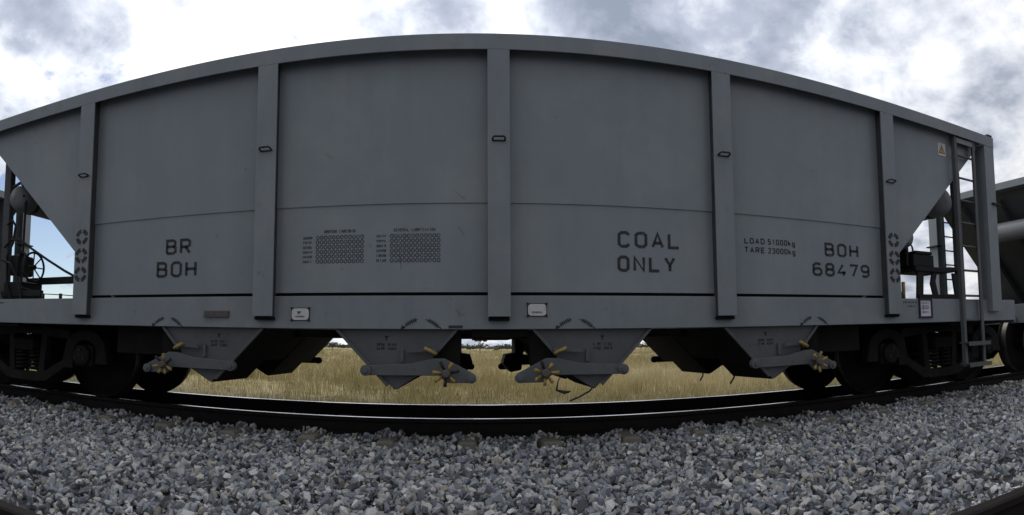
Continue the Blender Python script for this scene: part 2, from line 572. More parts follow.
def make_chute(root, u, sgn):
    """one bottom discharge chute; sgn +1: handwheel on the lower-x side, -1 mirrored"""
    def X(x):
        return u + sgn * x
    # outline seen from the side, x relative to the tip
    out = [(-.476, .76), (-.32, .575), (-.30, .455), (-.03, .30), (0, .292), (.454, .76)]
    holder = MB()
    poly = [(X(a), b) for a, b in out]
    holder.prism(poly, -1.27, -0.50)                                      # near outlet
    holder.prism([(X(a), b) for a, b in [(-.476, .762), (-.25, .47), (.16, .47), (.454, .762)]], -0.499, 0.10)
    holder.prism(poly, 0.101, 0.90)                                       # far outlet
    holder.prism([(X(a), b) for a, b in [(-.476, .762), (-.2, .44), (.12, .42), (.454, .762)]], 0.901, 1.27)
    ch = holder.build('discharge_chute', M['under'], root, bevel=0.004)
    # near face plate with its folded edges
    fp = MB()
    fp.prism([(X(a), b) for a, b in [(-.47, .752), (-.30, .55), (-.28, .46), (-.03, .305), (0, .296), (.446, .752)]], -1.285, -1.271)
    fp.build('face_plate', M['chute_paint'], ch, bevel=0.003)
    rib = MB()
    for (a, b) in (((.452, .752), (.045, .325)), ((-.476, .752), (-.305, .56))):
        p, q = Vector((X(a[0]), a[1])), Vector((X(b[0]), b[1]))
        d = (q - p).normalized()
        nrm = Vector((-d.y, d.x)) * 0.012
        rib.prism([tuple(p + nrm), tuple(q + nrm), tuple(q - nrm), tuple(p - nrm)], -1.312, -1.286)
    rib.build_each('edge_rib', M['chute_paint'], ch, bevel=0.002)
    gus = MB()                                                            # triangular gusset outside the diagonal edge
    gus.prism([(X(a), b) for a, b in [(-.500, .748), (-.315, .54), (-.40, .47), (-.50, .46)]], -1.262, -1.25)
    gus.build('gusset', M['under'], ch)
    act = MB()                                                            # gearbox that closes the far outlet
    act.prism([(X(-.47), .74), (X(-.47), .555), (X(-.57), .54), (X(-.60), .44), (X(-.52), .345), (X(-.40), .37), (X(-.36), .74)], .62, 1.16)
    act.build('gear_case', M['under'], ch, bevel=.01)
    for side in (-1, 1):
        y0 = side * 1.345
        y1 = side * 1.315
        arm = MB()
        arm.prism([(X(a), b) for a, b in [(.215, .476), (-.13, .492), (-.30, .532), (-.385, .532), (-.60, .422), (-.60, .350), (-.40, .352),
                                          (-.345, .405), (.06, .402), (.215, .402)]], min(y0, y1), max(y0, y1))
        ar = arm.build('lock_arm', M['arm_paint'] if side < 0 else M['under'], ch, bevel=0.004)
        boss = MB()
        for (bx, bz, br) in ((.205, .438, .041), (-.585, .385, .037)):
            prof = [(0, -.035), (br * .45, -.035), (br * .5, -.02), (br, -.018), (br, .03), (0, .03)]
            boss.lathe([(r, a * -side) for r, a in prof], (X(bx), side * 1.355, bz), 'y', 18)
        boss.build_each('pivot_boss', M['arm_paint'] if side < 0 else M['under'], ch)
        lug = MB()                                                        # raised flange along the upper edge, near the handwheel
        lug.prism([(X(-.10), .575), (X(-.12), .60), (X(-.33), .61), (X(-.33), .585)], side * 1.33 - .02, side * 1.33 + .02)
        lug.prism([(X(-.05), .505), (X(-.05), .60), (X(-.075), .60), (X(-.075), .505)], side * 1.30 - .012, side * 1.30 + .012)
        lug.build_each('stop_lug', M['chute_paint'] if side < 0 else M['under'], ch)
        hub = MB()
        hx, hz = X(-.40), .422
        prof = [(0, -.055), (.022, -.055), (.03, -.045), (.034, .0), (.026, .02), (.026, .06)]
        hub.lathe([(r, a * -side) for r, a in prof], (hx, side * 1.40, hz), 'y', 16)
        hub.build('wheel_hub', M['brown'], ch)
        rr = random.Random(int(u * 100) + side)
        base_a = rr.uniform(0, 0.8)
        for k in range(7):
            a = base_a + k * 2 * math.pi / 7 + rr.uniform(-.12, .12)
            sp = MB()
            c, s = math.cos(a), math.sin(a)
            L = rr.uniform(.078, .100)
            sp.tube([(hx + c * .025, side * 1.40, hz + s * .025), (hx + c * L, side * 1.425, hz + s * L)], [.0100, .0130], 8)
            sp.build('wheel_spoke', M['yellow'] if rr.random() < .86 else M['dark_metal'], ch)
        grip = MB()
        grip.tube([(X(-.325), side * 1.36, .565), (X(-.235), side * 1.37, .61)], .014, 8)
        grip.build('lock_grip', M['yellow'] if side < 0 else M['under'], ch)
    return ch


def make_bogie(root, u):
    b = empty('bogie', (u, 0, 0), root)
    WB = 0.84
    for dx in (-WB, WB):
        ax = MB()
        ax.tube([(dx, -1.02, .44), (dx, 1.02, .44)], .07, 12)
        ax.build('axle', M['wheel'], b)
        for s in (-1, 1):
            w = MB()
            prof = [(.0, -.075), (.11, -.075), (.115, -.03), (.30, -.012), (.375, -.035), (.41, -.062), (.434, -.066)]
            w.lathe([(r, a * -s) for r, a in [(r, -a) for r, a in prof]], (dx, s * .565, .441), 'y', 48)
            inner = [(.434, .03), (.46, .035), (.465, .06), (.41, .065), (.37, .045), (.30, .02), (.11, .06), (.0, .06)]
            w.lathe([(r, -a * s) for r, a in inner], (dx, s * .565, .441), 'y', 48)
            wo = w.build('wheel', M['wheel'], b)
            t = MB()
            t.lathe([(.4345, .066 * s), (.4405, .062 * s), (.4405, -.03 * s), (.4345, -.032 * s)], (dx, s * .565, .441), 'y', 48)
            t.build('wheel_tread', M['tread'], b)
            bx = MB()                                                     # axlebox with its round end cap
            bx.box(dx - .115, dx + .115, min(s * .80, s * .96), max(s * .80, s * .96), .33, .55)
            bx.build('axlebox', M['bogie'], b, bevel=.02)
            cp = MB()
            cp.lathe([(.105, -s * .0), (.105, s * .045), (.085, s * .06), (.05, s * .062), (.0, s * .062)], (dx, s * .961, .44), 'y', 20)
            cp.build('bearing_cap', M['bogie'], b)
            bolts = MB()
            for k in range(3):
                a = math.pi / 2 + k * 2.094
                bolts.lathe([(.014, 0), (.014, s * .015), (0, s * .015)], (dx + .06 * math.cos(a), s * 1.022, .44 + .06 * math.sin(a)), 'y', 6)
            tag(bolts.build('cap_bolts', M['dark_metal'], b), kind='stuff')
    for s in (-1, 1):
        y0, y1 = sorted((s * .84, s * .94))
        sf = MB()
        # pedestal arches
        for e in (-1, 1):
            arch = []
            for k in range(9):
                a = math.pi * k / 8
                arch.append((e * (WB + math.cos(a) * .27), .44 + .06 + math.sin(a) * .21))
            inn = []
            for k in range(9):
                a = math.pi * (8 - k) / 8
                inn.append((e * (WB + math.cos(a) * .145), .44 + .04 + math.sin(a) * .12))
            p = [(e * (WB + .30), .36)] + arch + [(e * (WB - .30), .30), (e * (WB - .15), .30)] + inn + [(e * (WB + .145), .36)]
            sf.prism(p, y0 - .012, y1 + .012)
            # sloping tension member from the pedestal to the spring seat
            sf.prism([(e * .62, .43), (e * .62, .33), (e * .30, .13), (e * .20, .13), (e * .20, .24), (e * .30, .25)], y0, y1)
            sf.prism([(e * .62, .60), (e * .62, .70), (e * .18, .74), (e * .18, .645)], y0, y1)       # compression member
            sf.prism([(e * .30, .66), (e * .22, .66), (e * .18, .22), (e * .27, .22)], y0 + .004, y1 - .004)  # bolster column
        sf.prism([(-.21, .12), (.21, .12), (.21, .225), (-.21, .225)], y0 + .002, y1 - .002)
        sf.prism([(-.19, .645), (.19, .645), (.17, .735), (-.17, .735)], y0 + .002, y1 - .002)
        sf.build('side_frame', M['bogie'], b, bevel=.008)
        for k in (-.1, .1):
            spm = MB()
            pts = [(k + .068 * math.cos(t), s * .89 + .068 * math.sin(t), .235 + .215 * t / (2 * math.pi * 5)) for t in np.linspace(0, 2 * math.pi * 5, 61)]
            spm.tube(pts, .015, 6)
            spm.build('coil_spring', M['bogie'], b)
    bol = MB()
    bol.prism([(-1.0, .46), (1.0, .46), (1.0, .58), (.5, .70), (-.5, .70), (-1.0, .58)], -.15, .15, 'x')
    bol.build('bolster', M['under'], b, bevel=.01)
    br = MB()
    for e in (-1, 1):
        br.tube([(e * .36, -.7, .33), (e * .36, .7, .33)], .03, 8)
        for s in (-1, 1):
            br.prism([(e * .38, .22), (e * .40, .42), (e * .46, .56), (e * .43, .58), (e * .35, .42), (e * .34, .22)], s * .54 - .05, s * .54 + .05)
    br.build('brake_beam', M['under'], b)
    return b


def ladder(root, ua, ub, v, z0, z1, rungs, name='ladder'):
    l = empty(name, (0, 0, 0), root)
    for x in (ua, ub):
        m = MB()
        m.box(x - .021, x + .021, v - .006, v + .006, z0, z1)
        m.box(x - .021 if x == ua else x + .011, x - .011 if x == ua else x + .021, v + .006, v + .045, z0, z1)
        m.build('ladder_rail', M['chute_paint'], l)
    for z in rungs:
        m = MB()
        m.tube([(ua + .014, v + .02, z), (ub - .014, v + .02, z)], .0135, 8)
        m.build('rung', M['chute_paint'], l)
    return l


def ring_quads(mb, cx, cz, ro, ri, y, gaps=4, frac=0.78):
    for g in range(gaps):
        a0 = math.pi / 4 + g * 2 * math.pi / gaps - math.pi / gaps * frac
        pts = [a0 + 2 * math.pi / gaps * frac * k / 5 for k in range(6)]
        mb.ribbon([(cx + (ro + ri) / 2 * math.cos(a), cz + (ro + ri) / 2 * math.sin(a)) for a in pts], ro - ri, y)


def make_wagon():
    root = empty('hopper_wagon', (WX, TRACK_Y, 0))
    # --- side sheets, near side: each bay an upper and a lower sheet that lap at the seam
    for i in range(4):
        a, b = POSTS[i] + .001, POSTS[i + 1] - .001
        up = MB().box(a, b, VS - .004, VS + .004, Z_SEAM, 2.978)
        up.build('upper_side_sheet', M['paint'], root)
        lo = MB().box(a, b, VS + .005, VS + .013, Z_SHEET, Z_SEAM + .03)
        lo.build('lower_side_sheet', M['paint'], root)
    for e in (-1, 1):
        m = MB()
        m.prism([(e * 3.62, 1.32), (e * 3.655, 1.32), (e * 5.29, 2.968), (e * 3.62, 2.968)], VS - .004, VS + .004)
        m.build('end_side_sheet', M['paint'], root)
        s = MB()                                                          # sloping end floor of the hopper
        d = Vector((5.235 - 2.9, 2.95 - .60)).normalized()
        n = Vector((-d.y, d.x)) * .006
        a, b = Vector((3.104, .79)), Vector((5.235, 2.935))
        s.prism([(e * q.x, q.y) for q in (a + n, b + n, b - n, a - n)], VS + .006, -VS - .006)
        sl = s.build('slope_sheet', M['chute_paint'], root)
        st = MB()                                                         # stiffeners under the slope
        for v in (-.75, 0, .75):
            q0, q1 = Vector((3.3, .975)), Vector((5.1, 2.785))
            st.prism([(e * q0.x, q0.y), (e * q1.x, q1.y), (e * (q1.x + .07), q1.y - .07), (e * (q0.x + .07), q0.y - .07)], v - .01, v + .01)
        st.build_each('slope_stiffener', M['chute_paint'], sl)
    wb = MB().box(-3.70, 3.70, -1.27, -1.262, .98, 1.10)                 # added near-black backing, keeps light out of the recess between sheets and sill
    wb.build('recess_backing', M['under'], root)
    # far side: one wall with its posts
    m = MB()
    m.prism([(-3.62, 1.02), (3.62, 1.02), (3.62, 1.30), (5.225, 2.90), (-5.225, 2.90), (-3.62, 1.30)], -VS - .004, -VS + .004)
    m.build('far_side_sheet', M['paint'], root)
    # --- posts
    for u in POSTS:
        for s in (-1, 1):
            m = MB()
            y0, y1 = sorted((s * 1.42, s * 1.311))
            h = PW - .014
            y0, y1 = sorted((s * 1.4236, s * 1.410))
            m.box(u - PW, u + PW, y0, y1, .84, Z_TOP0)
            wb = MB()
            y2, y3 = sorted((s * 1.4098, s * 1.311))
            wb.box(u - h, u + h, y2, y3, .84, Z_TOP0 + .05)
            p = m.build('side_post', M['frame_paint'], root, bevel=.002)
            wb.build('post_web', M['web_shade'], p)
            if s < 0:
                f = MB().box(u - PW + .006, u + PW - .006, -1.385, -1.331, .812, .838)
                f.build('post_foot', M['under'], p)
                z = 2.175
                eye = MB()
                eye.tube([(u - .046, -1.416, z - .012), (u - .046, -1.46, z - .006), (u - .037, -1.472, z), (u + .037, -1.472, z),
                          (u + .046, -1.46, z - .006), (u + .046, -1.416, z - .012)], .0075, 8)
                eye.tube([(u - .043, -1.426, z - .016), (u + .043, -1.426, z - .016)], .006, 6)
                eye.build('lashing_eye', M['dark_metal'], p)
    # --- rails round the top
    for s in (-1, 1):
        y0, y1 = sorted((s * 1.424, s * 1.30))
        ya, yb = sorted((s * 1.424, s * 1.412))
        m = MB()
        prof = [(s * 1.424, Z_TOP0), (s * 1.424, Z_TOP1), (s * 1.27, Z_TOP1), (s * 1.27, Z_TOP1 - .012), (s * 1.412, Z_TOP1 - .012), (s * 1.412, Z_TOP0)]
        m.prism(prof, -5.375, 5.375, 'x')
        t = m.build('top_rail', M['frame_paint'], root, bevel=.003)
        if s < 0:
            k = MB()                                                      # weld beads and lumps along the upper edge
            r = random.Random(4)
            for _ in range(26):
                x = r.uniform(-5.2, 5.2)
                w = r.uniform(.03, .12)
                h = r.uniform(.004, .012)
                k.prism([(x - w, Z_TOP1 - .004), (x - w * .6, Z_TOP1 + h), (x + w * .5, Z_TOP1 + h * .7), (x + w, Z_TOP1 - .004)], -1.40, -1.33)
            tag(k.build('weld_bead', M['frame_paint'], t), kind='stuff')
    for e in (-1, 1):
        m = MB()
        x0, x1 = sorted((e * 5.21, e * 5.372))
        m.box(x0, x1, -1.299, 1.299, Z_TOP0 + .004, Z_TOP1 - .003)
        m.build('end_top_rail', M['frame_paint'], root, bevel=.006)
        for s in (-1, 1):
            c = MB()                                                      # corner post: a channel open towards the wagon's middle
            xa, xb = e * 5.192, e * 5.372
            y0, y1 = sorted((s * 1.42, s * 1.406))
            c.box(min(xa, xb), max(xa, xb), y0, y1, .86, Z_TOP0 - .001)
            xo = e * 5.356
            y2, y3 = sorted((s * 1.405, s * 1.23))
            c.box(min(xo, xb), max(xo, xb), y2, y3, .86, Z_TOP0 - .001)
            xi = e * 5.208
            c.box(min(xa, xi), max(xa, xi), y2, y3, .86, Z_TOP0 - .001)
            cp = c.build('corner_post', M['frame_paint'], root)
            br = MB()
            y4, y5 = sorted((s * 1.19, s * 1.45))
            xm, xn = sorted((e * 5.28, e * 5.43))
            br.box(xm, xn, y4, y5, 2.155, 2.175)
            br.build('lamp_bracket', M['dark_metal'], cp)
        # cap lug on the corner
        for s in (-1, 1):
            k = MB().box(min(e * 5.27, e * 5.36), max(e * 5.27, e * 5.36), s * 1.38 - .04, s * 1.38 + .04, Z_TOP1 - .002, Z_TOP1 + .03)
            k.build('corner_lug', M['dark_metal'], root, bevel=.006)
        # inner end posts that carry the slope
        for v in (-.86, .86):
            m = MB()
            m.box(e * 5.26 - .055, e * 5.26 + .055, v - .04, v + .04, 1.006, Z_TOP0 + .002)
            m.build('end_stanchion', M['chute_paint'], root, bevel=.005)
    # --- underframe
    for s in (-1, 1):
        y0, y1 = sorted((s * 1.335, s * 1.315))
        m = MB()
        m.box(-5.735, 5.735, y0, y1, Z_SILL0, Z_SILL1)
        f0, f1 = sorted((s * 1.314, s * 1.16))
        m.box(-5.735, 5.735, f0, f1, Z_SILL0, Z_SILL0 + .016)
        m.box(-5.735, 5.735, f0, f1, Z_SILL1 - .018, Z_SILL1 - .002)
        m.build('side_sill', M['frame_paint'], root, bevel=.003)
    m = MB()
    m.box(-5.70, 5.70, -.28, .28, .70, .985)
    m.box(-5.60, -3.0, -1.15, 1.15, .80, .84)
    m.box(5.60, 3.0, -1.15, 1.15, .80, .84)
    for u in (-4.76, 4.76):
        m.box(u - .2, u + .2, -1.30, 1.30, .715, .80)
    m.box(-.20, .22, -1.28, 1.28, .70, .985)
    for e in (-1, 1):
        m.box(min(e * 2.62, e * 3.34), max(e * 2.62, e * 3.34), -1.18, 1.18, .50, .79)
    for u in (-1.06, 1.06):
        m.box(u - .45, u + .45, -1.28, 1.28, .765, .985)
    m.build('underframe', M['under'], root)
    for e in (-1, 1):
        x0, x1 = sorted((e * 5.737, e * 5.76))
        m = MB().box(x0, x1, -1.33, 1.33, .72, 1.0)
        m.build('headstock', M['frame_paint'], root, bevel=.004)
        d = MB().box(min(e * 3.66, e * 5.73), max(e * 3.66, e * 5.73), -1.155, 1.155, .992, 1.003)
        d.build('end_deck', M['under'], root)
        k = MB()                                                          # automatic coupler
        k.box(min(e * 5.762, e * 6.02), max(e * 5.762, e * 6.02), -.07, .07, .79, .93)
        k.prism([(e * 6.02, -.13), (e * 6.02, .13), (e * 6.13, .16), (e * 6.225, .10), (e * 6.20, .02), (e * 6.14, .02), (e * 6.14, -.05), (e * 6.21, -.14), (e * 6.1, -.17)],
                .72, 1.0, 'z')
        k.build('coupler', M['bogie'], root, bevel=.01)
    # --- chutes and bogies
    for u, sg in ((-2.30, 1), (-.79, -1), (.738, 1), (2.286, -1)):
        make_chute(root, u, sg)
    for u in (-4.76, 4.76):
        make_bogie(root, u)
    # --- ends: reservoirs under the slopes
    for e in (-1, 1):
        def tank(x, y0, y1, z, r, nm):
            t = MB()
            prof = [(0, y0), (r * .55, y0 + .015), (r * .85, y0 + .06), (r, y0 + .14), (r, y1 - .14), (r * .85, y1 - .06), (r * .55, y1 - .015), (0, y1)]
            t.lathe(prof, (x, 0, z), 'y', 28)
            o = t.build(nm, M['tank'], root)
            for yy in (y0 + .28, y1 - .28):
                b = MB()
                b.lathe([(r + .001, -.02), (r + .007, -.02), (r + .007, .02), (r + .001, .02)], (x, yy, z), 'y', 28)
                b.build('tank_strap', M['dark_metal'], o)
        tank(e * (4.965 if e > 0 else 5.05), -.98, .55, 2.25, (.178 if e > 0 else .16), 'air_reservoir')
        if e > 0:
            tank(4.30, -.98, .3, 1.74, .13, 'auxiliary_reservoir')
    # --- ladder at the right-hand end of the near side, and its turn-symmetric mate
    ladder(root, 4.69, 5.01, -1.395, .24, 2.866, [.50, .76, 1.04, 1.33, 1.61, 1.88, 2.14, 2.40, 2.66], 'ladder')
    ladder(root, -5.01, -4.69, 1.395, .24, 2.866, [.50, .76, 1.04, 1.33, 1.61, 1.88, 2.14, 2.40, 2.66], 'ladder')
    for v, xa, xb in ((-1.395, 4.66, 5.05), (1.395, -5.05, -4.66)):
        st = MB()
        for z in (.262, .50):
            st.box(xa, xb, v - .07, v + .07, z, z + .014)
            st.box(xa, xb, v - .074, v - .07, z - .03, z + .014)
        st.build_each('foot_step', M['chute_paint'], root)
    # ladder head plate
    hp = MB().box(4.67, 5.03, -1.40, -1.39, 2.80, 2.855)
    hp.build('ladder_plate', M['frame_paint'], root)
    return root


def right_end_gear(root):
    """brake gear on the deck at the x+ end"""
    t = MB()
    t.prism([(4.40, 1.36), (4.95, 1.36), (5.02, 1.385), (5.22, 1.39), (5.22, 1.43), (4.98, 1.43), (4.86, 1.415), (4.40, 1.415)], -.95, -.55)
    t.prism([(4.42, 1.004), (4.52, 1.004), (4.55, 1.36), (4.45, 1.36)], -.93, -.90)
    t.prism([(4.72, 1.004), (4.80, 1.004), (4.74, 1.25), (4.78, 1.36), (4.70, 1.36), (4.66, 1.22)], -.93, -.90)
    t.prism([(5.10, 1.004), (5.22, 1.004), (5.13, 1.36), (5.05, 1.36)], -.93, -.90)
    t.box(4.44, 5.18, -.95, -.90, 1.004, 1.09)
    t.build('brake_gear_stand', M['dark_metal'], root, bevel=.004)
    v = MB()
    v.box(4.40, 4.74, -.92, -.62, 1.417, 1.56)
    v.box(4.43, 4.71, -.93, -.61, 1.561, 1.60)
    v.box(4.36, 4.40, -.85, -.70, 1.42, 1.66)
    o = v.build('distributor_valve', M['dark_metal'], root, bevel=.012)
    p = MB()
    p.tube([(4.38, -.80, 1.66), (4.40, -.80, 1.70), (4.46, -.80, 1.705), (4.50, -.80, 1.67), (4.52, -.80, 1.60)], .012, 8)
    p.build('valve_pipe', M['dark_metal'], o)
    y = MB()
    y.tube([(4.17, -.97, 1.004), (4.17, -.97, 1.22)], .02, 8)
    y.build('cut_off_cock', M['yellow'], root)
    a = MB()
    a.prism([(5.02, 1.004), (5.06, 1.004), (5.12, 1.42), (5.08, 1.42)], .2, .24)
    a.prism([(5.30, 1.004), (5.26, 1.004), (5.14, 1.42), (5.18, 1.42)], .2, .24)
    a.build('pipe_bracket', M['dark_metal'], root)


def left_end_gear(root):
    """hand brake on the deck at the x- end"""
    b = MB()
    b.box(-5.16, -4.86, -.98, -.62, 1.004, 1.24)
    b.box(-5.12, -4.97, -.95, -.68, 1.32, 1.56)
    b.build('brake_gear_box', M['dark_metal'], root, bevel=.015)
    w = MB()
    cx, cy, cz = -4.80, -.86, 1.41
    w.tube([(cx + .012, cy + .17 * math.cos(t), cz + .17 * math.sin(t)) for t in np.linspace(0, 2 * math.pi, 33)[:-1]], .013, 8, closed=True)
    w.tube([(cx - .06, cy, cz), (cx + .03, cy, cz)], .03, 10)
    for k in range(8):
        a = k * math.pi / 4
        w.tube([(cx, cy, cz), (cx + .012, cy + .17 * math.cos(a), cz + .17 * math.sin(a))], .008, 6)
    w.build('hand_brake_wheel', M['dark_metal'], root)
    r = MB().box(-5.1, -3.70, -.66, -.60, 1.235, 1.315)
    r.build('hand_rail', M['dark_metal'], root, bevel=.006)
    p = MB()
    p.tube([(-4.93, -.90, 2.26), (-4.93, -.905, 2.0), (-4.935, -.91, 1.004)], .014, 8)
    p.build('brake_pipe', M['dark_metal'], root)
    pu = MB()
    pu.tube([(-5.18, -.88, 2.40), (-5.0, -.93, 2.42), (-4.93, -.96, 2.37)], .018, 8)
    pu.tube([(-5.18, -.88, 2.29), (-4.99, -.93, 2.30), (-4.93, -.93, 2.24)], .018, 8)
    pu.build_each('reservoir_pipe', M['dark_metal'], root)
    for q in ([(-5.22, -.90, 1.95), (-5.10, -.94, 1.98), (-5.02, -.96, 1.90), (-5.04, -.97, 1.70), (-5.12, -.98, 1.55), (-5.10, -.98, 1.25), (-5.0, -1.0, 1.02)],
              [(-5.18, -1.0, 1.50), (-5.0, -1.03, 1.44), (-4.86, -1.04, 1.24), (-4.80, -1.03, 1.02)],
              [(-4.97, -.93, 1.52), (-4.90, -.95, 1.60), (-4.84, -.96, 1.55), (-4.82, -.97, 1.42)]):
        g = MB()
        g.tube(q, .015, 8)
        g.build('brake_hose', M['rubber'], root)
    g = MB().box(-5.20, -4.55, -.99, -.93, 1.06, 1.13)
    g.build('valve_bracket', M['dark_metal'], root, bevel=.006)
    h = MB()
    q = [(-5.20, -.95, 1.66), (-5.06, -.98, 1.74), (-4.90, -.99, 1.72), (-4.70, -1.0, 1.60), (-4.45, -1.0, 1.46), (-4.20, -1.0, 1.33), (-4.0, -1.0, 1.24), (-3.80, -1.0, 1.20), (-3.7, -1.0, 1.2)]
    h.tube(q, .014, 8)
    h.build('air_hose', M['rubber'], root)
    s = MB()
    s.prism([(-5.17, 1.004), (-4.93, 1.004), (-5.13, 1.70), (-5.20, 1.70)], -1.22, -1.20)
    s.prism([(-5.20, 1.66), (-5.06, 1.64), (-5.10, 1.80), (-5.20, 1.82)], -1.20, -1.12)
    s.build('end_brace', M['chute_paint'], root, bevel=.004)
    k = MB()
    for x in (-4.40, -4.15):
        k.tube([(x, -1.10, 1.004), (x, -1.10, 1.075)], .018, 8)
    k.tube([(-4.75, -1.10, 1.16), (-4.40, -1.10, 1.075), (-4.15, -1.10, 1.062), (-3.70, -1.10, 1.03)], .005, 6)
    k.build_each('release_wire', M['dark_metal'], root)


def markings(root):
    """everything painted or screwed on the near side of the coal wagon in front"""
    def X(x):
        return x - WX
    yl = VS - .0045 + .008            # lower sheets
    yl = VS + .005 - .0015
    big = MB()
    w = .0245
    letters(big, 'COAL', X(1.132), X(1.655), 1.383, 1.516, w, yl)
    big.build('load_lettering', M['black'], root, flat=True)
    big = MB()
    letters(big, 'ONLY', X(1.128), X(1.612), 1.192, 1.322, w, yl)
    big.build('load_lettering', M['black'], root, flat=True)
    m = MB()
    letters(m, 'BR', X(-2.560), X(-2.310), 1.375, 1.512, w, yl, .28)
    m.build('class_lettering', M['black'], root, flat=True)
    m = MB()
    letters(m, 'BOH', X(-2.648), X(-2.248), 1.175, 1.317, w + .001, yl, .28)
    m.build('class_lettering', M['black'], root, flat=True)
    m = MB()
    letters(m, 'BOH', X(3.075), X(3.475), 1.388, 1.518, w, yl, .30)
    m.build('class_lettering', M['black'], root, flat=True)
    m = MB()
    letters(m, '68479', X(2.930), X(3.605), 1.200, 1.328, w, yl, .27)
    m.build('number_lettering', M['black'], root, flat=True)
    m = MB()
    letters(m, 'LOAD', X(2.240), X(2.440), 1.460, 1.512, .0108, yl, .30)
    m.build('weight_lettering', M['black'], root, flat=True)
    m = MB()
    letters(m, '51000kg', X(2.470), X(2.752), 1.460, 1.512, .0100, yl, .24)
    m.build('weight_lettering', M['black'], root, flat=True)
    m = MB()
    letters(m, 'TARE', X(2.240), X(2.440), 1.382, 1.434, .0108, yl, .30)
    m.build('weight_lettering', M['black'], root, flat=True)
    m = MB()
    letters(m, '23000kg', X(2.470), X(2.752), 1.382, 1.434, .0100, yl, .24)
    m.build('weight_lettering', M['black'], root, flat=True)
    # two maintenance tables: heading, six row labels and a lattice of small oval boxes
    for (a0, a1, c0, c1, h0, h1, words) in ((-1.312, -1.234, -1.209, -.822, -1.14, -.880, None), (-.725, -.648, -.622, -.232, -.592, -.270, 'GENERAL LUBRICATION')):
        t = MB()
        if words:
            letters(t, words, X(h0), X(h1), 1.497, 1.522, .0048, yl, .25)
        else:
            smudges(t, X(h0), X(h0 + (h1 - h0) * .40), 1.497, 1.522, 6, yl)
            smudges(t, X(h0 + (h1 - h0) * .46), X(h1), 1.497, 1.522, 8, yl)
        tag(t.build('table_heading', M['faded'], root, flat=True), kind='stuff')
        t = MB()
        z1, z0 = 1.482, 1.256
        dz = (z1 - z0) / 6
        dx = (c1 - c0) / 12
        for r in range(6):
            zc = z1 - (r + .5) * dz
            smudges(t, X(a0), X(a1), zc - dz * .28, zc + dz * .28, 5, yl)
            for c in range(12):
                xc = X(c0 + (c + .5) * dx)
                pts = [(xc + dx * .37 * math.cos(k * math.pi / 4), zc + dz * .37 * math.sin(k * math.pi / 4)) for k in range(9)]
                t.ribbon(pts, .0070, yl)
        tag(t.build('maintenance_table', M['faded'], root, flat=True), kind='stuff')
    sc = MB()                                                             # scrapes in the paint
    for pts in ([(-.12, 1.80), (-.05, 1.735)], [(-.10, 1.53), (-.05, 1.455)], [(-2.08, 1.53), (-2.05, 1.50)], [(-.55, 1.36), (-.53, 1.20)]):
        sc.ribbon([(X(a), b) for a, b in pts], .003, yl if pts[0][1] < 1.71 else VS - .0052)
    tag(sc.build('paint_scrapes', M['faded'], root, flat=True), kind='stuff')
    # handling marks on the outer posts: three broken rings each
    for u in (-3.63, 3.63):
        for z in (1.578, 1.398, 1.222):
            r = MB()
            ring_quads(r, u + (.0 if u < 0 else .01), z, (.076), .037, VP - .0052)
            r.build('ring_stencil', M['black'], root, flat=True)
    # arrows and words round the chute handwheels
    ys = -1.335 - .0015
    for x, nm in ((-2.51, 0), (-.375, 1), (.785, 2), (2.915, 3)):
        m = MB()
        cx, cz, rr = X(x), .628, .196
        for (a0, a1) in ((R(137), R(99)), (R(81), R(43))):
            pts = [(cx + rr * math.cos(a0 + (a1 - a0) * k / 8) * .92, cz + rr * math.sin(a0 + (a1 - a0) * k / 8)) for k in range(9)]
            m.ribbon(pts, .006, ys)
            for k in range(2, 8):                                         # worn words riding on the arc
                p = Vector(pts[k])
                d = (p - Vector((cx, cz))).normalized()
                m.ribbon([tuple(p - d * .014), tuple(p + d * .014)], .010, ys - .0005)
        for a, s in ((R(137), 1), (R(43), -1)):
            p = Vector((cx + rr * math.cos(a) * .92, cz + rr * math.sin(a)))
            m.add([(p.x - s * .028, ys, p.y - .022), (p.x + s * .002 + .016, ys, p.y + .002), (p.x + s * .002 - .016, ys, p.y + .018)], [(0, 1, 2)])
        tag(m.build('arrow_stencil', M['black'], root, flat=True), kind='stuff')
    m = MB().box(X(-.17), X(-.065), -1.3375, -1.3355, .758, .778)
    m.build('chalk_mark', M['black'], root)
    yc = -1.2865
    for u, sg in ((-2.30, 1), (-.79, -1), (.738, 1), (2.286, -1)):
        m = MB()
        cx = u + sg * .06
        m.ribbon([(cx, .665), (cx, .70)], .012, yc)
        m.ribbon([(cx - .015, .695), (cx + .015, .695)], .010, yc)
        for z in (.622, .592):
            smudges(m, cx - .075, cx - .01, z, z + .022, 2, yc)
            smudges(m, cx + .01, cx + .08, z, z + .022, 4, yc)
        tag(m.build('chute_stencil', M['black'], root, flat=True), kind='stuff')
    # small stencils on the sill ends
    m = MB()
    for x0 in (-4.75, 4.02, 5.42):
        smudges(m, X(x0), X(x0 + .20), .955, .972, 9, ys)
        if x0 > 0:
            smudges(m, X(x0 + .06), X(x0 + .17), .915, .93, 5, ys)
    tag(m.build('sill_stencil', M['faded'], root, flat=True), kind='stuff')
